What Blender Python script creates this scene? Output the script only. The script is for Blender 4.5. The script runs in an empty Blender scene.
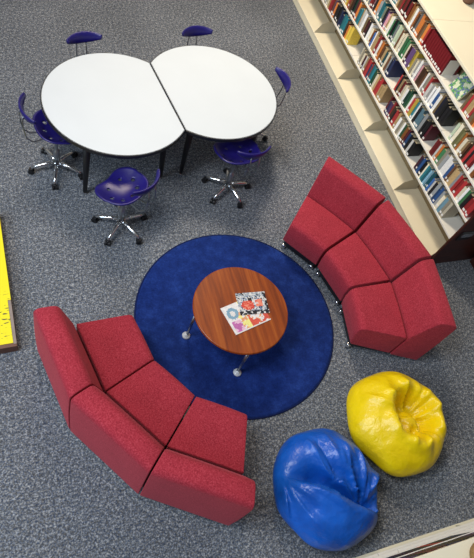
import bpy, bmesh, math, random
from mathutils import Vector, Matrix, noise
random.seed(7)
S = bpy.context.scene
C = S.collection
PI = math.pi
rad = math.radians

# ------------------------------------------------------------------ materials
def lin(h):
    h = h.lstrip('#')
    out = []
    for i in (0, 2, 4):
        c = int(h[i:i+2], 16)/255
        out.append(c/12.92 if c <= .04045 else ((c+.055)/1.055)**2.4)
    return (*out, 1)

def nm(name):
    m = bpy.data.materials.new(name); m.use_nodes = True
    nt = m.node_tree; b = nt.nodes['Principled BSDF']
    return m, nt, b

def coord(nt, kind='Object'):
    return nt.nodes.new('ShaderNodeTexCoord').outputs[kind]

def noise_node(nt, vec, scale, detail=2, rough=.5):
    n = nt.nodes.new('ShaderNodeTexNoise')
    n.inputs['Scale'].default_value = scale; n.inputs['Detail'].default_value = detail
    n.inputs['Roughness'].default_value = rough
    nt.links.new(vec, n.inputs['Vector'])
    return n.outputs['Fac']

def ramp(nt, fac, stops):
    r = nt.nodes.new('ShaderNodeValToRGB'); e = r.color_ramp.elements
    while len(e) < len(stops): e.new(.5)
    for el, (p, c) in zip(e, stops): el.position = p; el.color = c if len(c) == 4 else (*c, 1)
    nt.links.new(fac, r.inputs['Fac'])
    return r.outputs['Color']

def mix(nt, a, b, fac, mode='MIX'):
    m = nt.nodes.new('ShaderNodeMix'); m.data_type = 'RGBA'; m.blend_type = mode
    if isinstance(fac, (int, float)): m.inputs[0].default_value = fac
    else: nt.links.new(fac, m.inputs[0])
    for s, v in ((6, a), (7, b)):
        if isinstance(v, tuple): m.inputs[s].default_value = v
        else: nt.links.new(v, m.inputs[s])
    return m.outputs[2]

def bump(nt, b, h, strength, dist=.01):
    n = nt.nodes.new('ShaderNodeBump'); n.inputs['Strength'].default_value = strength
    n.inputs['Distance'].default_value = dist
    nt.links.new(h, n.inputs['Height']); nt.links.new(n.outputs['Normal'], b.inputs['Normal'])

def plain(name, hexc, rough=.5, metal=0, var=.06, scale=14, spec=.5):
    m, nt, b = nm(name)
    c = lin(hexc)
    f = noise_node(nt, coord(nt), scale, 3)
    col = ramp(nt, f, [(.3, tuple(x*(1-var) for x in c[:3])), (.7, tuple(min(1, x*(1+var)) for x in c[:3]))])
    nt.links.new(col, b.inputs['Base Color'])
    b.inputs['Roughness'].default_value = rough; b.inputs['Metallic'].default_value = metal
    b.inputs['Specular IOR Level'].default_value = spec
    return m

def carpet_mat():
    m, nt, b = nm('carpet')
    v = coord(nt)
    f = noise_node(nt, v, 80, 2, .75)
    f2 = noise_node(nt, v, 36, 1, .5)
    fm = nt.nodes.new('ShaderNodeMix'); fm.inputs[0].default_value = .28
    nt.links.new(f, fm.inputs[2]); nt.links.new(f2, fm.inputs[3]); f = fm.outputs[0]
    c1 = ramp(nt, f, [(.33, lin('#15171c')), (.45, lin('#4b5057')), (.54, lin('#858a91')), (.67, lin('#e4e5e5'))])
    g = noise_node(nt, v, 75, 1, .6)
    c2 = ramp(nt, g, [(.35, lin('#41567a')), (.5, lin('#666a72')), (.65, lin('#787269'))])
    col = mix(nt, c1, c2, .38)
    big = noise_node(nt, v, 1.3, 3)
    col = mix(nt, col, ramp(nt, big, [(.3, lin('#e4e4e4')), (.7, lin('#ffffff'))]), 1.0, 'MULTIPLY')
    nt.links.new(col, b.inputs['Base Color'])
    b.inputs['Roughness'].default_value = .95; b.inputs['Specular IOR Level'].default_value = .15
    bump(nt, b, f, .6, .006)
    return m

def rug_mat(name, lo, mid, hi):
    m, nt, b = nm(name)
    v = coord(nt)
    f = noise_node(nt, v, 9, 8, .72)
    c = ramp(nt, f, [(.32, lin(lo)), (.5, lin(mid)), (.68, lin(hi))])
    fine = noise_node(nt, v, 65, 2)
    c = mix(nt, c, ramp(nt, fine, [(.3, (.62, .62, .62)), (.7, (1, 1, 1))]), .8, 'MULTIPLY')
    nt.links.new(c, b.inputs['Base Color'])
    b.inputs['Roughness'].default_value = .95; b.inputs['Specular IOR Level'].default_value = .1
    b.inputs['Sheen Weight'].default_value = .25
    b.inputs['Sheen Tint'].default_value = lin('#5a7fd8')
    bump(nt, b, fine, .5, .006)
    return m

def fabric_mat():
    m, nt, b = nm('red_fabric')
    v = coord(nt)
    f = noise_node(nt, v, 110, 3, .7)
    c = ramp(nt, f, [(.28, lin('#7e1d29')), (.5, lin('#a22e3c')), (.72, lin('#ba4753'))])
    bl = noise_node(nt, v, 5, 2)
    c = mix(nt, c, ramp(nt, bl, [(.3, (.9, .9, .9)), (.7, (1, 1, 1))]), 1.0, 'MULTIPLY')
    nt.links.new(c, b.inputs['Base Color'])
    b.inputs['Roughness'].default_value = .9; b.inputs['Specular IOR Level'].default_value = .2
    b.inputs['Sheen Weight'].default_value = .3; b.inputs['Sheen Tint'].default_value = lin('#e8808a')
    bump(nt, b, f, .35, .004)
    return m

def wood_mat(name, dark, mid, light, rough, stretch=(26, 1.6, 4), rotz=0, coat=0):
    m, nt, b = nm(name)
    mp = nt.nodes.new('ShaderNodeMapping'); mp.inputs['Scale'].default_value = stretch
    mp.inputs['Rotation'].default_value = (0, 0, rotz)
    nt.links.new(coord(nt), mp.inputs['Vector'])
    f = noise_node(nt, mp.outputs[0], 1.0, 6, .6)
    c = ramp(nt, f, [(.3, lin(dark)), (.5, lin(mid)), (.7, lin(light))])
    nt.links.new(c, b.inputs['Base Color'])
    b.inputs['Roughness'].default_value = rough
    b.inputs['Coat Weight'].default_value = coat; b.inputs['Coat Roughness'].default_value = .15
    return m

def vinyl(name, lo, hi, rough=.33):
    m, nt, b = nm(name)
    v = coord(nt)
    f = noise_node(nt, v, 5, 3)
    nt.links.new(ramp(nt, f, [(.3, lin(lo)), (.7, lin(hi))]), b.inputs['Base Color'])
    b.inputs['Roughness'].default_value = rough
    g = noise_node(nt, v, 9, 4, .55)
    bump(nt, b, g, .5, .035)
    return m

M = {}
M['carpet'] = carpet_mat()
M['rug'] = rug_mat('navy_pile', '#152863', '#1b3277', '#26428f')
M['rug_edge'] = plain('rug_binding', '#16224e', .9, 0, .1, 60, .1)
M['red'] = fabric_mat()
M['black'] = plain('black_plastic', '#16161a', .45)
M['black_gloss'] = plain('black_edge', '#1a1a1e', .3)
M['chrome'] = plain('chrome', '#d8dadd', .16, 1)
M['foot_metal'] = plain('satin_white_metal', '#dfe3e6', .3, .3)
M['steel'] = plain('brushed_steel', '#a9adb3', .35, 1)
M['laminate'] = plain('white_laminate', '#d0d7dd', .5, 0, .015, 3)
M['wood'] = wood_mat('cherry_wood', '#662606', '#8f3f0b', '#aa5a1c', .38, (22, 1.4, 4), rad(-8), .0)
M['mahogany'] = wood_mat('dark_mahogany', '#2c110d', '#421b14', '#562a1e', .4, (3, 3, 60))
M['blue_plastic'] = plain('blue_violet_plastic', '#1b1366', .34, 0, .1)
M['cream'] = plain('cream_metal', '#e9e0c6', .5, 0, .02, 4)
M['shelf_white'] = plain('off_white_metal', '#e9e4d9', .45, 0, .02, 4)
M['dark_metal'] = plain('tan_metal', '#94825f', .6, 0, .03, 5)
M['grey_metal'] = plain('beige_grey_metal', '#b9b29d', .5, 0, .03, 4)
M['yellow_vinyl'] = vinyl('yellow_vinyl', '#e6c403', '#f2d40c', .32)
M['blue_vinyl'] = vinyl('blue_vinyl', '#0c4cab', '#1763cc', .3)
M['yellow_paper'] = plain('yellow_paper', '#f3e40e', .6, 0, .03, 5)
def paper_mat():
    m, nt, b = nm('marked_yellow_paper')
    v = coord(nt)
    mp = nt.nodes.new('ShaderNodeMapping'); mp.inputs['Scale'].default_value = (16, 62, 1); mp.inputs['Rotation'].default_value = (0, 0, .35)
    nt.links.new(v, mp.inputs['Vector'])
    f = noise_node(nt, mp.outputs[0], 1.0, 2)
    marks = ramp(nt, f, [(.60, (0, 0, 0)), (.655, (1, 1, 1))])
    sp = nt.nodes.new('ShaderNodeSeparateXYZ'); nt.links.new(v, sp.inputs[0])
    zone = ramp(nt, sp.outputs[1], [(.06, (0, 0, 0)), (.1, (1, 1, 1)), (.42, (1, 1, 1)), (.55, (0, 0, 0))])
    k = mix(nt, marks, zone, 1.0, 'MULTIPLY')
    nt.links.new(mix(nt, lin('#f1e20e'), lin('#4a4630'), k), b.inputs['Base Color'])
    b.inputs['Roughness'].default_value = .6
    return m
M['yellow_paper'] = paper_mat()
M['brown'] = plain('brown_board', '#6b4a3c', .6, 0, .12, 20)
M['greybrown'] = plain('grey_brown_edge', '#8f8078', .6, 0, .1, 20)
M['pages'] = plain('book_pages', '#b3a588', .85, 0, .12, 80)
M['dark_pages'] = plain('dark_page_edges', '#3a1a1a', .8, 0, .2, 60)
M['label'] = plain('white_spine_label', '#f2f0ea', .6, 0, .04)
_cm = {}
def colmat(h, rough=.45):
    if h not in _cm: _cm[h] = plain('cloth_' + h.lstrip('#'), h, rough, 0, .12, 60)
    return _cm[h]

# ------------------------------------------------------------------ mesh helpers
def link(name, me, parent=None, loc=(0, 0, 0), rz=0):
    o = bpy.data.objects.new(name, me); C.objects.link(o)
    o.location = loc; o.rotation_euler = (0, 0, rz)
    if parent: o.parent = parent
    return o

def obj(name, bm, mats, parent=None, loc=(0, 0, 0), rz=0, smooth=False, bevel=0, seg=2, angle=35):
    me = bpy.data.meshes.new(name)
    bmesh.ops.recalc_face_normals(bm, faces=bm.faces)
    bm.to_mesh(me); bm.free()
    for m in (mats if isinstance(mats, (list, tuple)) else [mats]): me.materials.append(m)
    if smooth:
        for p in me.polygons: p.use_smooth = True
    o = link(name, me, parent, loc, rz)
    if bevel:
        md = o.modifiers.new('bevel', 'BEVEL'); md.width = bevel; md.segments = seg
        md.limit_method = 'ANGLE'; md.angle_limit = rad(angle)
    return o

def thing(name, label, cat, loc=(0, 0, 0), rz=0, group=None):
    o = link(name, None, None, loc, rz); o.empty_display_size = .1
    return tag(o, label, cat, group)

def tag(o, label, cat, group=None):
    o['label'] = label; o['category'] = cat
    if group: o['group'] = group
    return o

def box(bm, x0, x1, y0, y1, z0, z1, mi=0):
    v = [bm.verts.new((x, y, z)) for x in (x0, x1) for y in (y0, y1) for z in (z0, z1)]
    for f in ((0, 1, 3, 2), (4, 6, 7, 5), (0, 4, 5, 1), (2, 3, 7, 6), (0, 2, 6, 4), (1, 5, 7, 3)):
        fc = bm.faces.new([v[i] for i in f]); fc.material_index = mi
    return v

def bx(*a):
    bm = bmesh.new(); box(bm, *a); return bm

def tube(bm, pts, radii, n=10, cap=True):
    """a round bar along a polyline"""
    pts = [Vector(p) for p in pts]
    if isinstance(radii, (int, float)): radii = [radii]*len(pts)
    rings = []; up = Vector((0, 0, 1))
    for i, p in enumerate(pts):
        a = pts[max(i-1, 0)]; b = pts[min(i+1, len(pts)-1)]
        t = (b-a).normalized()
        s = t.cross(up)
        if s.length < 1e-3: s = t.cross(Vector((1, 0, 0)))
        s.normalize(); w = s.cross(t)
        rings.append([bm.verts.new(p + radii[i]*(math.cos(2*PI*k/n)*s + math.sin(2*PI*k/n)*w)) for k in range(n)])
    for A, B in zip(rings, rings[1:]):
        for k in range(n): bm.faces.new((A[k], A[(k+1) % n], B[(k+1) % n], B[k]))
    if cap: bm.faces.new(rings[0][::-1]); bm.faces.new(rings[-1])

def lathe(bm, prof, n=32, cx=0, cy=0):
    """(radius, z) profile turned about z; radius 0 closes a pole"""
    rings = []
    for r, z in prof:
        if r < 1e-6: rings.append([bm.verts.new((cx, cy, z))])
        else: rings.append([bm.verts.new((cx+r*math.cos(2*PI*k/n), cy+r*math.sin(2*PI*k/n), z)) for k in range(n)])
    for A, B in zip(rings, rings[1:]):
        for k in range(n):
            k2 = (k+1) % n
            if len(A) == 1 and len(B) == 1: continue
            if len(A) == 1: bm.faces.new((A[0], B[k2], B[k]))
            elif len(B) == 1: bm.faces.new((A[k], A[k2], B[0]))
            else: bm.faces.new((A[k], A[k2], B[k2], B[k]))

def copy_tree(o, parent=None):
    c = o.copy(); C.objects.link(c); c.parent = parent
    for ch in list(o.children): copy_tree(ch, c)
    return c

def prism(bm, poly, z0, z1, mi=0):
    a = [bm.verts.new((x, y, z0)) for x, y in poly]; b = [bm.verts.new((x, y, z1)) for x, y in poly]
    n = len(poly)
    fs = [bm.faces.new(a[::-1]), bm.faces.new(b)]
    for i in range(n): fs.append(bm.faces.new((a[i], a[(i+1) % n], b[(i+1) % n], b[i])))
    for f in fs: f.material_index = mi

# ------------------------------------------------------------------ setting
fl = obj('floor', bx(-4, 8, -3, 10, -.05, 0), M['carpet']); fl['kind'] = 'structure'
M['wall'] = plain('wall_paint', '#d8d3c8', .8, 0, .02, 3)
for nme, b in (('wall_back', (-4, 8, 10, 10.1, 0, 7.6)), ('wall_right', (8, 8.1, -3, 10, 0, 7.6))):
    o = obj(nme, bx(*b), M['wall']); o['kind'] = 'structure'

# ------------------------------------------------------------------ round rug
RC = (1.587, 1.843)
rug = thing('round_rug', 'round navy blue rug lying on the grey carpet under the wooden coffee table', 'rug', (*RC, 0))
bm = bmesh.new(); lathe(bm, [(0, .0), (.898, .0), (.898, .009), (.88, .013), (0, .013)], 96)
obj('pile', bm, M['rug'], rug, smooth=True)
bm = bmesh.new(); lathe(bm, [(.897, .0), (.908, .001), (.911, .006), (.907, .011), (.897, .0115)], 96)
obj('bound_edge', bm, M['rug_edge'], rug, smooth=True)

# ------------------------------------------------------------------ coffee table
ct = thing('coffee_table', 'low round cherry wood coffee table standing on the navy rug', 'coffee table', (1.485, 1.743, .013))
bm = bmesh.new(); lathe(bm, [(0, .377), (.385, .377), (.397, .383), (.4, .392), (.397, .402), (.392, .407), (0, .407)], 96)
o = obj('tabletop', bm, M['wood'], ct); o['label'] = 'round cherry wood top'
for p in o.data.polygons: p.use_smooth = len(p.vertices) == 4 and abs(p.normal.z) < .99
bm = bmesh.new(); box(bm, -.383, .383, -.02, .02, .35, .377); box(bm, -.02, .02, -.383, .383, .3505, .3768)
obj('under_frame', bm, M['steel'], ct)
for k in range(4):
    a = rad((179, 263.5, 0, 88)[k])
    c, s = math.cos(a), math.sin(a)
    bm = bmesh.new(); tube(bm, [(.383*c, .383*s, .377), (.392*c, .392*s, .022)], [.013, .012], 14)
    lg = obj('leg', bm, M['steel'], ct, smooth=True)
    bm = bmesh.new(); lathe(bm, [(0, 0), (.034, 0), (.036, .008), (.03, .018), (.016, .024), (.012, .04), (0, .042)], 24, .397*c, .397*s)
    obj('foot', bm, M['foot_metal'], lg, smooth=True)

# magazines: covers built as a fine grid of printed colour patches
def magazine(label, loc, rz, w, h, th, nx, ny, pick, pal):
    root = tag(obj('magazine', bx(-w/2, w/2, -h/2, h/2, 0, th), M['label'], None, loc, rz), label, 'magazine', 'magazines on the coffee table')
    bm = bmesh.new()
    V = [[bm.verts.new((-w/2+w*i/nx, -h/2+h*j/ny, th+.0006)) for j in range(ny+1)] for i in range(nx+1)]
    for i in range(nx):
        for j in range(ny):
            f = bm.faces.new((V[i][j], V[i+1][j], V[i+1][j+1], V[i][j+1]))
            f.material_index = pick((i+.5)/nx, (j+.5)/ny)
    obj('printed_cover', bm, [colmat(c, .3) for c in pal], root)
    return root
rng = random.Random(3)
pal1 = ['#dedad8', '#bb6aa6', '#e8df8a', '#cf5646', '#7d9fb4', '#dcb2c8', '#dd9a6c', '#4a5568']
def pick1(u, v):
    n = noise.noise(Vector((u*7, v*7, 1.3))); n2 = noise.noise(Vector((u*13, v*11, 7)))
    if u < .05 or v < .05: return 0
    d = math.hypot((u-.2)*1.35, (v-.68))
    if .09 < d < .2: return 4
    if d <= .09: return 0
    if u < .28 and v < .42: return 1 if n > -.15 else 5
    if u < .45 and v > .8: return 0
    if .25 < u < .5: return 2 if n > -.1 else (0 if n2 > 0 else 6)
    if u > .48 and v < .75: return 3 if n > -.05 else (6 if n2 > .1 else 0)
    if u > .8: return 7 if n2 > .2 else 0
    return 0 if n < .15 else 5
magazine('larger magazine underneath, pink, yellow and red cover with pale blue ring',
         (1.506, 1.686, .4202), rad(15), .34, .255, .005, 34, 26, pick1, pal1)
pal2 = ['#d6d4d2', '#26262c', '#cf4a3c', '#9aa3ad', '#e58a72', '#5c6f93']
def pick2(u, v):
    n = noise.noise(Vector((u*9, v*9, 4.1))); n2 = noise.noise(Vector((u*17, v*15, 2)))
    if math.hypot(u-.33, v-.42) < .22: return 2 if n2 > -.12 else 4
    if abs(u-.42) < .07 and abs(v-.68) < .09: return 1
    if .6 < u < .85 and .35 < v < .68: return 4 if n > -.1 else (2 if n2 > 0 else 0)
    if v < .16 or u > .92: return 1 if n > -.1 else 0
    if v > .84: return 3 if n2 > -.05 else (1 if n > .1 else 0)
    if n > .18: return 3
    if n2 > .2: return 5
    if n2 < -.28: return 1
    return 0
magazine('smaller black, white and red magazine lying on top of the other one',
         (1.588, 1.772, .4262), rad(-3), .255, .2, .004, 30, 24, pick2, pal2)

# ------------------------------------------------------------------ curved sofas
def rounded(poly, radii, n=5):
    """round the corners of a closed (r, z) polygon"""
    out = []
    N = len(poly)
    for i, (p, rr) in enumerate(zip(poly, radii)):
        P = Vector(p); A = Vector(poly[i-1]); B = Vector(poly[(i+1) % N])
        if rr <= 0: out.append(tuple(P)); continue
        a = (A-P); b = (B-P); t = min(rr, a.length*.48, b.length*.48)
        s = P+a.normalized()*t; e = P+b.normalized()*t
        for k in range(n+1):
            q = k/n; out.append(tuple((1-q)**2*s + 2*q*(1-q)*P + q*q*e))
    return out

def wedge(prof, half, gap, spans=8, crown=0, cr=None):
    """profile (r, z) swept straight between the two seam planes at -half and +half"""
    bm = bmesh.new(); cols = []
    for k in range(spans+1):
        f = -1 + 2*k/spans
        col = []
        for r, z in prof:
            x = r*math.cos(half); y = f*(r*math.sin(half)-gap)
            bz = z; b = (1-f*f)*crown
            if cr:
                if z > .3: bz = z + b
            col.append(bm.verts.new((x, y, bz)))
        cols.append(col)
    n = len(prof)
    for A, B in zip(cols, cols[1:]):
        for i in range(n): bm.faces.new((A[i], A[(i+1) % n], B[(i+1) % n], B[i]))
    bm.faces.new(cols[0][::-1]); bm.faces.new(cols[-1])
    return bm

HALF = rad(11.35)
K = 1/math.cos(HALF)
seat_prof = rounded([(1.06, .125), (1.025, .30), (1.035, .425), (1.457, .415), (1.455, .09)], [.02, .05, .13, .012, .01], 7)
back_prof = rounded([(1.475, .07), (1.474, .42), (1.575, .755), (1.735, .755), (1.752, .40), (1.75, .05)], [.01, .03, .05, .06, .2, .02])
def sofa(label, centre, a0, step, group):
    t = thing('sofa', label, 'sofa', (*centre, 0), 0, group)
    global _sofa_mesh
    for k in range(3):
        a = rad(a0 + step*(k+.5))
        if not _sofa_mesh:
            s = obj('seat', wedge(seat_prof, HALF, .007, 8, .012, True), M['red'], t, rz=a, smooth=True, bevel=.022, seg=3, angle=50)
            b = obj('backrest', wedge(back_prof, HALF, .007, 8, .006, True), M['red'], t, rz=a, smooth=True, bevel=.034, seg=4, angle=50)
            p = obj('base', wedge([(1.085, .05), (1.085, .13), (1.66, .13), (1.66, .05)], HALF, .03, 1), M['black'], t, rz=a)  # black colour puts in the shadow gap under the seats, between the feet
            p['label'] = 'black recessed base'
            bm = bmesh.new(); lathe(bm, [(0, 0), (.02, 0), (.024, .004), (.024, .05), (.018, .058), (0, .058)], 18)
            ft = obj('foot', bm, M['chrome'], t, smooth=True); ft['label'] = 'small chrome foot'
            _sofa_mesh += [s.data, b.data, p.data, ft.data]
            new = (s, b, p); f0 = ft
        else:
            for nme, me, bv in (('seat', 0, .022), ('backrest', 1, .034), ('base', 2, 0)):
                o = link(nme, _sofa_mesh[me], t, rz=a)
                if bv:
                    md = o.modifiers.new('bevel', 'BEVEL'); md.width = bv; md.segments = 3
                    md.limit_method = 'ANGLE'; md.angle_limit = rad(50)
                else: o['label'] = 'black recessed base'
            f0 = None
        for r, da in ((1.085, .8), (1.085, -.8), (1.64, .86), (1.64, -.86)):
            aa = a + da*HALF
            if f0: f = f0; f0 = None
            else:
                f = link('foot', _sofa_mesh[3], t); f['label'] = 'small chrome foot'
            f.location = (r*math.cos(aa), r*math.sin(aa), 0)
    return t
_sofa_mesh = []
sofa('curved red fabric three-seat sofa nearest the yellow board, seen from behind its backrests', (1.65, 1.87), 182.3, 22.6, 'curved red sofas')
sofa('curved red fabric three-seat sofa whose back is towards the white bookshelves', (1.51, 1.76), -21.0, 23.2, 'curved red sofas')

# ------------------------------------------------------------------ two tables pushed together
AX = math.atan2(.157, .929)
def round_table(label, c, rz):
    t = thing('round_table', label, 'table', (*c, 0), rz, 'white round tables pushed together')
    R0, ch = .65, .4685
    a0 = math.acos(ch/R0)
    def outl(R, cut, n=72):
        a = math.acos(cut/R)
        return [(R*math.cos(a+(2*PI-2*a)*k/n), R*math.sin(a+(2*PI-2*a)*k/n)) for k in range(n+1)]
    bm = bmesh.new(); prism(bm, outl(R0-.005, ch-.005), .702, .73)
    o = obj('tabletop', bm, M['laminate'], t); o['label'] = 'white laminate top'
    bm = bmesh.new()
    A = outl(R0+.003, ch-.001); B = outl(R0-.009, ch-.009)
    n = len(A)
    v = [[bm.verts.new((x, y, z)) for x, y in P] for P, z in ((A, .698), (A, .727), (B, .731), (B, .698))]
    for i in range(n):
        j = (i+1) % n
        for q in range(4): bm.faces.new((v[q][i], v[q][j], v[(q+1) % 4][j], v[(q+1) % 4][i]))
    o = obj('edge_band', bm, M['black_gloss'], t); o['label'] = 'black edge band'
    for u, w in ((.36, -.355), (.36, .355), (-.405, -.37), (-.405, .37)):
        bm = bmesh.new(); tube(bm, [(u*.94, w*.94, .70), (u, w, .03)], [.037, .02], 16)
        lg = obj('leg', bm, M['black'], t, smooth=True); lg['label'] = 'black tapered leg'
        bm = bmesh.new(); lathe(bm, [(0, 0), (.018, 0), (.019, .008), (.011, .016), (.01, .032), (0, .032)], 16, u, w)
        g = obj('glide', bm, M['chrome'], lg, smooth=True)
    bm = bmesh.new(); box(bm, -.38, .33, -.33, -.3, .66, .699); box(bm, -.38, .33, .3, .33, .66, .699)
    obj('apron', bm, M['black'], t)
    return t
round_table('left one of the two white tables pushed together, farther from the bookshelves', (.803, 3.782), AX)
round_table('right one of the two white tables pushed together, closer to the bookshelves', (1.732, 3.939), AX+PI)

# ------------------------------------------------------------------ blue swivel chairs
def seat_mesh():
    bm = bmesh.new(); n, rings = 56, 14
    def pt(rho, th):
        c, s = math.cos(th), math.sin(th)
        e = 2.5
        Rr = 1/((abs(c)/.212)**e + (abs(s)/.19)**e)**(1/e)
        if s > 0: Rr *= 1.04 - .20*max(0, s)**10     # scalloped front edge
        x, y = rho*Rr*c, rho*Rr*s
        z = .035*rho**2.2
        z += .055*rho**3*max(0, -s)**1.3             # raised rear
        z += .03*rho**3*abs(c)**2
        z -= .05*rho**3*max(0, s)**2                # front falls away
        z += .022*max(0, s)*rho*rho*math.exp(-(x/.05)**2)   # ridge between the thighs
        return (x, y+.025, .505+z)
    c0 = bm.verts.new(pt(0, 0)); prev = None
    for i in range(1, rings+1):
        ring = [bm.verts.new(pt(i/rings, 2*PI*k/n)) for k in range(n)]
        for k in range(n):
            k2 = (k+1) % n
            if prev is None: bm.faces.new((c0, ring[k], ring[k2]))
            else: bm.faces.new((prev[k], ring[k], ring[k2], prev[k2]))
        prev = ring
    return bm

def make_chair():
    t = thing('swivel_chair', '', 'chair', (0, 0, 0), 0, 'blue swivel chairs around the white tables')
    s = obj('seat', seat_mesh(), M['blue_plastic'], t, smooth=True)
    md = s.modifiers.new('solid', 'SOLIDIFY'); md.thickness = .014; md.offset = -1
    bm = bmesh.new()
    for x, y, r in ((0, -.115, .019), (-.095, -.09, .019), (.095, -.09, .019), (-.14, -.01, .017), (.14, -.01, .017),
                    (-.075, .08, .015), (.075, .08, .015)):
        lathe(bm, [(0, .3), (r, .3), (r, .8), (0, .8)], 16, x, y+.025)
    cut = obj('cutter', bm, M['blue_plastic'])
    md = s.modifiers.new('holes', 'BOOLEAN'); md.object = cut; md.operation = 'DIFFERENCE'; md.solver = 'EXACT'
    bpy.context.view_layer.update()
    dg = bpy.context.evaluated_depsgraph_get()
    me = bpy.data.meshes.new_from_object(s.evaluated_get(dg))
    s.modifiers.clear(); s.data = me; me.name = 'seat'
    me.materials.clear(); me.materials.append(M['blue_plastic'])
    for p in me.polygons: p.material_index = 0
    bpy.data.objects.remove(cut)
    s['label'] = 'blue violet moulded seat with round holes'
    # crescent backrest
    bm = bmesh.new(); N = 28; rows = []
    for k in range(N+1):
        f = -1+2*k/N
        a = f*rad(42)
        Rb = .25
        hh = .054*(1-.62*f*f) ; lift = .022*f*f
        px, py = Rb*math.sin(a), -.258 + Rb*(1-math.cos(a))
        ox, oy = math.sin(a), -math.cos(a)
        row = []
        for q in range(12):
            b = 2*PI*q/12
            th = .016*math.sin(b)*(1-.3*f*f); zz = hh*math.cos(b)
            lean = .25*zz
            row.append(bm.verts.new((px+ox*(th+lean), py+oy*(th+lean), .772+lift+zz)))
        rows.append(row)
    for A, B in zip(rows, rows[1:]):
        for q in range(12): bm.faces.new((A[q], A[(q+1) % 12], B[(q+1) % 12], B[q]))
    bm.faces.new(rows[0]); bm.faces.new(rows[-1][::-1])
    o = obj('backrest', bm, M['blue_plastic'], t, smooth=True); o['label'] = 'blue violet crescent backrest'
    for sx in (-1, 1):
        bm = bmesh.new()
        tube(bm, [(sx*.045, -.252, .79), (sx*.045, -.272, .71), (sx*.05, -.272, .62), (sx*.055, -.255, .52), (sx*.055, -.205, .468), (sx*.045, -.12, .472), (sx*.03, 0, .478)], .0065, 8)
        obj('back_support', bm, M['steel'], t, smooth=True)
    bm = bmesh.new(); lathe(bm, [(0, .10), (.028, .10), (.028, .26), (.02, .27), (.016, .28), (.016, .44), (.06, .46), (.075, .488), (0, .492)], 20)
    o = obj('gas_lift', bm, M['steel'], t, smooth=True)
    bm = bmesh.new(); lathe(bm, [(0, .072), (.036, .072), (.04, .09), (.036, .12), (0, .122)], 20)
    for k in range(5):
        a = 2*PI*k/5; c, s_ = math.cos(a), math.sin(a)
        tube(bm, [(.02*c, .02*s_, .105), (.1*c, .1*s_, .1), (.18*c, .18*s_, .085), (.236*c, .236*s_, .066)], [.021, .019, .016, .012], 10)
    base = obj('base', bm, M['chrome'], t, smooth=True); base['label'] = 'five-arm chrome base'
    for k in range(5):
        a = 2*PI*k/5; c, s_ = math.cos(a), math.sin(a)
        bm = bmesh.new()
        tube(bm, [(-.024, 0, .026), (-.006, 0, .026)], .026, 18); tube(bm, [(.006, 0, .026), (.024, 0, .026)], .026, 18)
        tube(bm, [(-.024, 0, .026), (.024, 0, .026)], .01, 8)
        box(bm, -.018, .018, -.014, .016, .042, .062)
        w = obj('caster', bm, M['black'], base, (.238*c, .238*s_, 0), a + .6*k, smooth=False)
    return t
chair = make_chair()
spots = [
 (.25, 3.657, 9.7, 42, 'blue swivel chair at the far left end of the white tables'),
 (.732, 2.94, 132, 15.5, 'blue swivel chair turned away, whole seat and base in view, front left of the tables'),
 (1.865, 3.292, 98, 3, 'blue swivel chair tucked under the near side of the right white table'),
 (.665, 4.335, -75, 20, 'blue swivel chair behind the left white table, only its backrest showing'),
 (1.785, 4.50, -80, 5, 'blue swivel chair behind the right white table, only its backrest showing'),
 (2.275, 4.01, 183, 62, 'blue swivel chair at the right end of the tables, facing away from the bookshelves'),
]
for i, (x, y, hd, br, lab) in enumerate(spots):
    o = chair if i == 0 else copy_tree(chair)
    rz = rad(hd) - PI/2
    o.location = (x, y, 0); o.rotation_euler = (0, 0, rz); o['label'] = lab
    for ch in o.children:
        if ch.name.startswith('base'): ch.rotation_euler = (0, 0, rad(br)-rz)

# ------------------------------------------------------------------ bean bags
def sst(a, b, x):
    t = min(1, max(0, (x-a)/(b-a))); return t*t*(3-2*t)
def beanbag(label, c, mat, a, h, dent, lump, rz=0):
    bm = bmesh.new(); nu, nv = 128, 72
    rows = []
    for j in range(nv+1):
        t = j/nv
        al = PI*t
        row = []
        for k in range(nu if 0 < j < nv else 1):
            th = 2*PI*k/nu
            rho = math.sin(al)**.8
            zc = -math.cos(al)
            z = h*(.40 + (.40 if zc < 0 else .60)*math.copysign(abs(zc)**1.15, zc))
            r = a*rho*(1 + lump(th, t))
            x, y = r*math.cos(th), r*math.sin(th)
            if t > .42:
                z = z + dent(x, y)*sst(.42, .62, t)
            z += .004*noise.noise(Vector((x*14, y*14, z*14)))
            row.append(bm.verts.new((x, y, max(z, 0))))
        rows.append(row)
    for A, B in zip(rows, rows[1:]):
        for k in range(nu):
            k2 = (k+1) % nu
            if len(A) == 1: bm.faces.new((A[0], B[k2], B[k]))
            elif len(B) == 1: bm.faces.new((A[k], A[k2], B[0]))
            else: bm.faces.new((A[k], A[k2], B[k2], B[k]))
    return tag(obj('bean_bag', bm, mat, None, (*c, 0), rz, smooth=True), label, 'bean bag', 'vinyl bean bags')

def ridge(x, y, x0, y0, x1, y1, w, amp):
    dx, dy = x1-x0, y1-y0; L = math.hypot(dx, dy)
    u = ((x-x0)*dx + (y-y0)*dy)/L; s = ((x-x0)*dy - (y-y0)*dx)/L
    e = sst(-.06, .04, u)*(1-sst(L-.04, L+.08, u))
    return amp*e*math.exp(-abs(s/w)**1.3)

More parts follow.
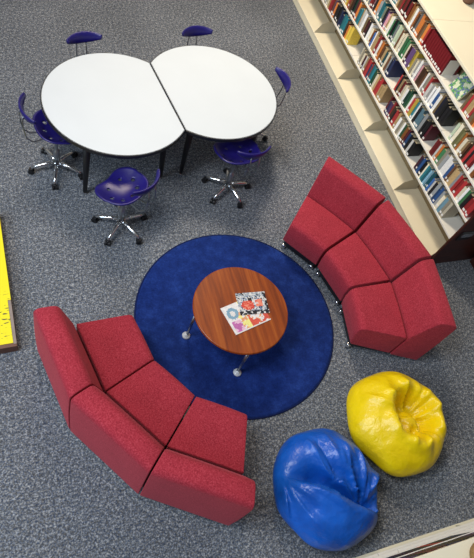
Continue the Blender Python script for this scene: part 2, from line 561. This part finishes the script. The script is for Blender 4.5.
def folds(x, y, fx, fy, freq, seed, near, far, amp):
    """irregular sharp folds running out from a focal point"""
    dx, dy = x-fx, y-fy; d = math.hypot(dx, dy)
    th = math.atan2(dy, dx)
    n = noise.noise(Vector((math.cos(th)*freq, math.sin(th)*freq, seed + d*1.6)))
    m = noise.noise(Vector((math.cos(th)*freq*1.9, math.sin(th)*freq*1.9, seed*2 - d*2.2)))
    r = 1 - min(1, abs(n)*3.2); q = 1 - min(1, abs(m)*3.2)
    e = sst(near*.4, near, d)*(1-sst(far*.6, far, d))
    return amp*e*(r + .5*q - .45)

def dent_y(x, y):
    dx, dy = x-.10, y-.0
    d = math.hypot(dx, dy*1.05)
    z = -.24*math.exp(-(d/.195)**4.5)
    z += .11*sst(.12, .03, math.hypot(dx+.035, (dy+.045)*1.1)) if True else 0
    z += folds(x, y, .10, .0, 1.0, 3.7, .12, .37, .06)
    z -= ridge(x, y, .05, .02, .24, -.06, .012, .05)
    z += ridge(x, y, -.27, .22, -.05, .03, .035, .03)
    z += ridge(x, y, -.06, -.24, .0, -.1, .035, .03)
    return z
def lump_y(th, t):
    return .02*math.sin(3*th+.5) + .012*math.sin(7*th+2*t*4) + .012*math.sin(6*th+1)*math.sin(PI*t)
beanbag('yellow vinyl bean bag with a hollow top, beside the blue bean bag', (2.61, .645), M['yellow_vinyl'], .432, .42, dent_y, lump_y)

def dent_b(x, y):
    # a long fold across the bag with a pocket behind it
    ax, ay, bx_, by_ = -.37, .155, .235, -.265
    dx, dy = bx_-ax, by_-ay; L = math.hypot(dx, dy)
    u = ((x-ax)*dx + (y-ay)*dy)/L; s = -((x-ax)*dy - (y-ay)*dx)/L + .012*math.sin(u*14)      # s > 0 behind the fold
    al = sst(-.05, .3, u)*(1-sst(L-.04, L+.1, u))
    z = -.18*al*sst(-.008, .022, s)*math.exp(-(max(s, 0)/.2)**2)
    z += .03*al*math.exp(-((s+.05)/.06)**2)
    if s > 0:
        z += sst(0, .05, s)*folds(x, y, .20, -.23, 1.9, 8.3, .08, .58, .085)
        z += ridge(x, y, -.1, .33, -.02, .02, .022, .03) + ridge(x, y, .06, .34, .08, .0, .02, .022)
        z -= ridge(x, y, -.03, .3, .03, .02, .015, .03)
    else:
        z += sst(0, .05, -s)*folds(x, y, -.36, .12, 2.0, 1.2, .1, .6, .035)
    return z
def lump_b(th, t):
    return .03*math.cos(2*(th-rad(100))) + .012*math.sin(6*th+1)*math.sin(PI*t) + .008*math.sin(9*th+6*t)
beanbag('blue vinyl bean bag with a deep fold, beside the yellow bean bag', (1.82, .30), M['blue_vinyl'], .425, .42, dent_b, lump_b)

# ------------------------------------------------------------------ bookcases
ZS = (.45, .725, 1.005, 1.29)      # shelf tops
ZT = 1.57                          # canopy top
def bookcase(label, loc, rz, end=False, deck_out=.05, wide=.82):
    """a .9 m bay; local x runs into the case from its front plane, local y along it"""
    W = .9035
    t = thing('bookcase', label, 'bookcase', loc, rz, 'white metal bookcase bays')
    y0, y1 = 0.001, W-.001
    bm = bmesh.new(); box(bm, -deck_out, .29, y0, y1, .08, .1); box(bm, -deck_out+.004, -deck_out+.02, y0, y1, 0, .08)
    obj('base_deck', bm, M['cream'], t, bevel=.004)
    for z in ZS:
        bm = bmesh.new(); box(bm, 0, .26, y0+.001, y1-.001, z-.022, z)
        obj('shelf', bm, M['shelf_white'], t, bevel=.002)
    bm = bmesh.new(); box(bm, .29, .31, y0, y1, 0, ZT-.03)
    obj('back_panel', bm, M['dark_metal'], t)
    bm = bmesh.new(); box(bm, (-.006 if end is not None else .004), wide, y0, y1, ZT-.03, ZT); 
    o = obj('canopy', bm, M['cream'], t, bevel=.004); o['label'] = 'cream top panel'
    # bracket plates at the near side of the bay: low at the front, high at the back
    for zb in (.1,):
        bm = bmesh.new()
        pr = [(-deck_out+.006, zb), (.03, zb+.13), (.10, zb+.155), (.26, zb+.155), (.26, zb)]
        A = [bm.verts.new((x, y0+.001, z)) for x, z in pr]; B = [bm.verts.new((x, y0+.005, z)) for x, z in pr]
        bm.faces.new(A); bm.faces.new(B[::-1])
        for i in range(len(pr)): bm.faces.new((A[i], A[(i+1) % 5], B[(i+1) % 5], B[i]))
        obj('bracket', bm, M['grey_metal'], t)
    if end:
        bm = bmesh.new(); box(bm, -.01, wide+.02, -.026, -.001, 0, ZT+.01)
        e = obj('end_panel', bm, M['mahogany'], t, bevel=.003); e['label'] = 'dark mahogany end panel'
        bm = bmesh.new(); box(bm, .04, .2, -.034, -.026, .45, .59)
        h = obj('card_holder', bm, M['black'], e, bevel=.002); h['label'] = 'black card holder'
        bm = bmesh.new(); box(bm, .05, .19, -.046, -.034, .515, .57)
        obj('chrome_rail', bm, M['chrome'], h)
    return t
FX = 3.82; Y0 = 2.175
names = ['white metal bookcase bay with the dark wood end panel', 'second white bookcase bay from the dark end panel, behind the red sofa',
         'third white bookcase bay from the dark end panel', 'fourth white bookcase bay from the dark end panel',
         'fifth white bookcase bay from the dark end panel', 'sixth white bookcase bay from the dark end panel, reaching the top of the photo']
for i, n in enumerate(names):
    bookcase(n, (FX, Y0 + .9035*i - (.0 if i else 0), 0), 0, end=(i == 0))
# the unit in the near corner, its front facing the bean bags (runs along x)
FY = -.205
for i, n in enumerate(('near bay of the white bookcase below the blue bean bag', 'white bookcase bay in the bottom right corner, below the yellow bean bag',
                       'farthest right bay of the white bookcase in the near corner')):
    bookcase(n, (1.0 + .9035*(i), FY, 0), rad(-90), end=None, deck_out=.0)
# local x -> world -y ; local y -> world +x

# ------------------------------------------------------------------ books
ORD = ['first', 'second', 'third', 'fourth', 'fifth', 'sixth', 'seventh', 'eighth', 'ninth', 'tenth', 'eleventh', 'twelfth', 'thirteenth',
       'fourteenth', 'fifteenth', 'sixteenth', 'seventeenth', 'eighteenth', 'nineteenth']
TENS = ['', '', 'twenty', 'thirty', 'forty', 'fifty', 'sixty', 'seventy', 'eighty', 'ninety']
def ordinal(n):
    if n < 20: return ORD[n-1]
    t, u = divmod(n, 10)
    if t >= 10: return 'hundred' if n == 100 else 'hundred and ' + ordinal(n-100)
    return (TENS[t][:-1]+'ieth') if u == 0 else TENS[t]+'-'+ORD[u-1]
PAL = {'c': ('cream', '#e2d6b8'), 'w': ('white', '#ecebe6'), 'r': ('red', '#b52a2c'), 'm': ('maroon', '#5e1c28'), 'n': ('navy', '#1f2c55'),
       'b': ('blue', '#2d62ad'), 't': ('teal', '#1f7a88'), 'l': ('light blue', '#7fb6cf'), 'g': ('green', '#3c7d4c'), 'd': ('dark green', '#1f4a38'),
       'k': ('black', '#1d1c20'), 'o': ('orange', '#d9772c'), 'y': ('yellow', '#e5c33c'), 'n2': ('', ''), 'p': ('purple', '#5c3f72'), 'a': ('tan', '#b99763'),
       's': ('grey', '#8f9496'), 'u': ('brown', '#6c4327'), 'i': ('pink', '#d4929a'), 'e': ('olive', '#7d7a48'), 'v': ('pale green', '#b5c4a4')}
jr = random.Random(11)
def jitter(h):
    c = [int(h[i:i+2], 16) for i in (1, 3, 5)]
    f = jr.choice((.65, .85, 1.0, 1.1))
    g = sum(c)/3; c = [g+(x-g)*.85 for x in c]
    return '#%02x%02x%02x' % tuple(min(255, int(x*f)) for x in c)

def build_book(label, group, loc, rz, th, h, d, hexc, lean=0, lab=True, edge='pages'):
    """local +x goes into the shelf, spine at x=0, thickness along y, stands on z=0"""
    bm = bmesh.new(); b = .0022
    box(bm, 0, b*1.4, -th/2, th/2, 0, h)
    box(bm, b*1.4, d, -th/2, -th/2+b, 0, h); box(bm, b*1.4, d, th/2-b, th/2, 0, h)
    o = obj('book', bm, colmat(hexc), None, loc)
    o.rotation_euler = (lean, 0, rz)
    tag(o, label, 'book', group)
    obj('pages', bx(b*1.6, d-.004, -th/2+b*1.05, th/2-b*1.05, .003, h-.004), M[edge], o)
    if lab: 
        q = obj('spine_label', bx(-.0012, .0, -th/2+.004, th/2-.004, .010+(len(label) % 5)*.005, .032+(len(label) % 5)*.005), M['label'], o); q['label'] = 'white call-number label'
    return o

def row(shelf_name, z, segs, group, place, rz, landmark, dmax=.2, lab=True, start=0):
    """segs from the near end: (y0, y1, colours) runs; None colours = a gap"""
    k = start
    for y0, y1, cols in segs:
        if not cols: continue
        y = y0; i = 0
        toks = list(cols); n = len(toks)
        while y < y1-.012:
            th = jr.uniform(.024, .045) if lab else jr.uniform(.05, .075)
            if y+th > y1: th = y1-y
            if th < .017: break
            cn = toks[min(n-1, int((y-y0)/(y1-y0)*n))]
            nme, hx = PAL[cn]
            if lab and jr.random() < .36:
                nme, hx = PAL[jr.choice('cwwscrmuaakro')]
            k += 1
            h = jr.uniform(.17, .225); d = jr.uniform(.13, dmax)
            build_book('%s book on the %s shelf, %s from the %s' % (nme, shelf_name, ordinal(k), landmark), group,
                       place(jr.uniform(.008, .018)*(1 if lab else .1), y+th/2, z), rz, th-.0015, h, d, jitter(hx), lab=lab and jr.random() < .55)
            y += th
    return k
pl = lambda dx, y, z: (FX+dx, y, z+.0005)
EP = 'dark end panel'
# runs are listed from the end panel towards the far end (increasing y)
N_ = 0
N_ += row('lowest filled', ZS[0], [(2.42, 2.84, 'cltbbltbt'), (2.84, 2.97, 'ltw'), (2.97, 3.1, 'kbnm'), (3.25, 3.42, 'kkbn'), (3.42, 3.94, 'bgwcoarpmpnb'),
     (4.07, 4.38, 'aarwcg'), (4.38, 4.78, 'tbrawcc'), (5.08, 5.27, 'yymu'), (5.27, 5.5, 'ttnk'), (5.5, 6.1, 'kpuacsuc')], 'books on the lowest filled shelf', pl, 0, EP)
N_ += row('second filled', ZS[1], [(2.22, 2.6, 'rwgcrs'), (2.6, 2.94, 'aubwlcgv'), (2.94, 3.06, 'wyr'), (3.21, 3.38, 'kks'), (3.38, 3.64, 'llbtya'), (3.64, 3.98, 'gdwcrwr'),
     (4.17, 4.46, 'nsttu'), (4.46, 4.72, 'oucasb'), (4.72, 4.92, 'cekb'), (4.92, 5.3, 'aatgdk'), (5.3, 5.62, 'uroyvsw')], 'books on the second filled shelf', pl, 0, EP)
N_ += row('third filled', ZS[2], [(2.22, 2.42, 'sca'), (2.47, 2.74, 'wrbsrp'), (2.74, 2.98, 'cpecv'), (3.13, 3.3, 'kkn'), (3.3, 3.46, 'mbn'), (3.46, 3.92, 'wacuuirc'), (3.92, 4.12, 'ypmc'),
     (4.12, 4.42, 'gcgvs'), (4.42, 4.66, 'dgtip'), (4.66, 5.15, 'vtsoircw')], 'books on the third filled shelf', pl, 0, EP)
N_ += row('highest', ZS[3], [(2.22, 2.55, 'kasaw'), (2.72, 3.08, 'corac'), ], 'books on the highest shelf', pl, 0, EP)
# red set, with its count kept on
k0 = 18
y = 3.53
for i in range(11):
    build_book('red reference volume with white spine marks, %s from the white bookend on highest shelf' % ordinal(i+1), 'red reference set on the highest shelf',
               pl(.014, y+.0185, ZS[3]), 0, .0315, .215, .2, '#741019', edge='dark_pages')
    y += .0362
N_ += row('highest', ZS[3], [(3.96, 4.3, 'ocosua'), (4.3, 4.75, 'ogasatk')], 'books on the highest shelf beyond the red set', pl, 0, 'red set')

# bookends
def bookend(label, y, z, hh=.17):
    bm = bmesh.new(); box(bm, .0, .14, -.002, .0015, 0, hh); box(bm, .0, .1, -.06, .0, 0.0005, .0025)
    o = obj('bookend', bm, M['shelf_white'], None, (FX+.03, y, z+.0005), 0); tag(o, label, 'bookend', 'white bookends'); return o
bookend('white metal bookend holding up the red reference set on the highest shelf', 3.525, ZS[3])

# books standing face out
def face_book(label, y, z, w, h, pal, pick, yaw=0, lean=.2):
    o = obj('book', bx(0, .022, -w/2, w/2, 0, h), colmat(pal[0]), None, (FX+.03, y, z+.001+.022*math.sin(lean)))
    o.rotation_euler = (0, lean, yaw); tag(o, label, 'book', 'books displayed face out')
    bm = bmesh.new(); nx, ny = 14, 18
    V = [[bm.verts.new((-.0008, -w/2+w*i/nx, h*j/ny)) for j in range(ny+1)] for i in range(nx+1)]
    for i in range(nx):
        for j in range(ny):
            f = bm.faces.new((V[i][j], V[i+1][j], V[i+1][j+1], V[i][j+1])); f.material_index = pick((i+.5)/nx, (j+.5)/ny)
    obj('front_cover', bm, [colmat(c) for c in pal], o)
    return o
def pk(sc, n, seed, th=0):
    def f(u, v):
        a = noise.noise(Vector((u*sc, v*sc, seed))); 
        return 0 if a < th else 1 + int((a-th)*11) % (n-1)
    return f
face_book('pale picture book with green and blue cover standing face out on highest shelf', 3.27, ZS[3], .2, .23,
          ['#cfd6b4', '#4b8a55', '#6570a0', '#8fb07a'], pk(5, 4, 2.2, -.05), 0, .45)

# near corner unit: spines seen from straight above
pn = lambda dx, y, z: (1.0 + y, FY-dx-.002, z+.0005)
row('near corner bookcase upper', ZS[3], [(.25, 1.2, 'knpkmnkkpkn')], 'books in the near corner bookcase, upper shelf', pn, rad(-90), 'left end', lab=False)
row('near corner bookcase middle', ZS[2], [(.3, 1.12, 'npkmkrkn')], 'books in the near corner bookcase, middle shelf', pn, rad(-90), 'left end', lab=False)

# ------------------------------------------------------------------ odd things at the frame's edges
bm = bmesh.new(); lathe(bm, [(0, 0), (.045, 0), (.06, .02), (.075, .07), (.078, .1), (.07, .1), (.06, .05), (0, .03)], 28)
tag(obj('bowl', bm, M['brown'], None, (4.41, 4.31, ZT), smooth=True), 'small brown bowl on the cream top of the tall bookcases at the upper right', 'bowl')
bm = bmesh.new(); lathe(bm, [(0, 0), (.05, 0), (.07, .02), (.085, .06), (.088, .08), (.08, .08), (.065, .03), (0, .02)], 28)
tag(obj('basket', bm, plain('tan_wicker', '#8f6c3e', .7, 0, .2, 60), None, (1.845, -.30, ZT), smooth=True), 'tan basket on the cream bookcase top in the bottom right corner', 'basket')

bd = thing('display_board', 'yellow paper covered board with a brown edge, lying at the left edge of the carpet', 'board', (-.62, 1.825, 0), rad(2.3))
obj('frame', bx(0, .385, 0, 1.3, 0, .095), M['brown'], bd, bevel=.004)
obj('edge_strip', bx(.362, .384, .02, .40, .0955, .1), M['greybrown'], bd)
bm = bmesh.new(); prism(bm, [(0, .03), (.36, .03), (.36, .405), (.384, .405), (.384, 1.28), (0, 1.28)], .0955, .1)
sh = obj('yellow_sheet', bm, M['yellow_paper'], bd); sh['label'] = 'yellow paper sheet'
st = thing('cabinet', 'dark brown wooden cabinet corner beside the mahogany end panel, cut off by the right edge', 'cabinet', (4.37, 1.93, 0))
obj('body', bx(0, .5, 0, .2, 0, .3), M['mahogany'], st, bevel=.004)
bm = bmesh.new(); tube(bm, [(-.012, .06, .24), (-.012, .14, .24)], .01, 10)
obj('handle', bm, M['chrome'], st, smooth=True)

# ------------------------------------------------------------------ light
def area(name, loc, size, power, col, target=None, sy=None, spread=180):
    l = bpy.data.lights.new(name, 'AREA'); l.energy = power; l.color = col; l.size = size; l.spread = rad(spread)
    if sy: l.shape = 'RECTANGLE'; l.size_y = sy
    o = bpy.data.objects.new(name, l); C.objects.link(o); o.location = loc
    d = Vector(target or (loc[0], loc[1], 0)) - Vector(loc)
    o.rotation_euler = d.to_track_quat('-Z', 'Y').to_euler()
    return o
area('ceiling_light', (-1.8, 1.6, 6.0), 1.8, 215, (.95, .98, 1), (.6, 2.0, 0))
area('ceiling_light', (3.0, 2.4, 7.2), 1.6, 14, (1, .94, .88))
area('ceiling_light', (0.9, 6.6, 6.6), 1.6, 120, (1, .76, .52), (1.2, 5.8, 0), None, 150)
area('shelf_light', (1.6, 6.4, 6.0), 1.0, 74, (1, .89, .72), (3.9, 4.3, .9), None, 90)
area('window_light', (-5.5, 0.2, 5.0), 3.0, 330, (.68, .84, 1), (0.4, 1.0, .3), 3)

w = bpy.data.worlds.new('room_light'); S.world = w; w.use_nodes = True
bgd = w.node_tree.nodes['Background']
bgd.inputs[0].default_value = (.9, .95, 1, 1); bgd.inputs[1].default_value = .2

# ------------------------------------------------------------------ camera
cam = bpy.data.cameras.new('camera'); co = bpy.data.objects.new('camera', cam); C.objects.link(co)
cam.sensor_fit = 'HORIZONTAL'; cam.sensor_width = 36; cam.lens = 36*538/474
f = 538.0; n = Vector((81.3-237, 608.7-279, f)).normalized()      # straight-down direction seen from the camera
e1 = (Vector((1, 0, 0)) - n*n.x).normalized(); e2 = n.cross(e1); A = rad(74.3)
X = math.sin(A)*e1 - math.cos(A)*e2; Yv = -(math.cos(A)*e1 + math.sin(A)*e2); Z = -n
Rm = Matrix((X, Yv, Z))
right = Rm @ Vector((1, 0, 0)); down = Rm @ Vector((0, 1, 0)); fwd = Rm @ Vector((0, 0, 1))
mw = Matrix((right, -down, -fwd)).transposed().to_4x4(); mw.translation = (0, 0, 4.15)
co.matrix_world = mw
S.camera = co

S.view_settings.view_transform = 'Standard'; S.view_settings.look = 'None'
S.view_settings.gamma = 1; S.view_settings.exposure = -.06
S.view_settings.use_curve_mapping = False
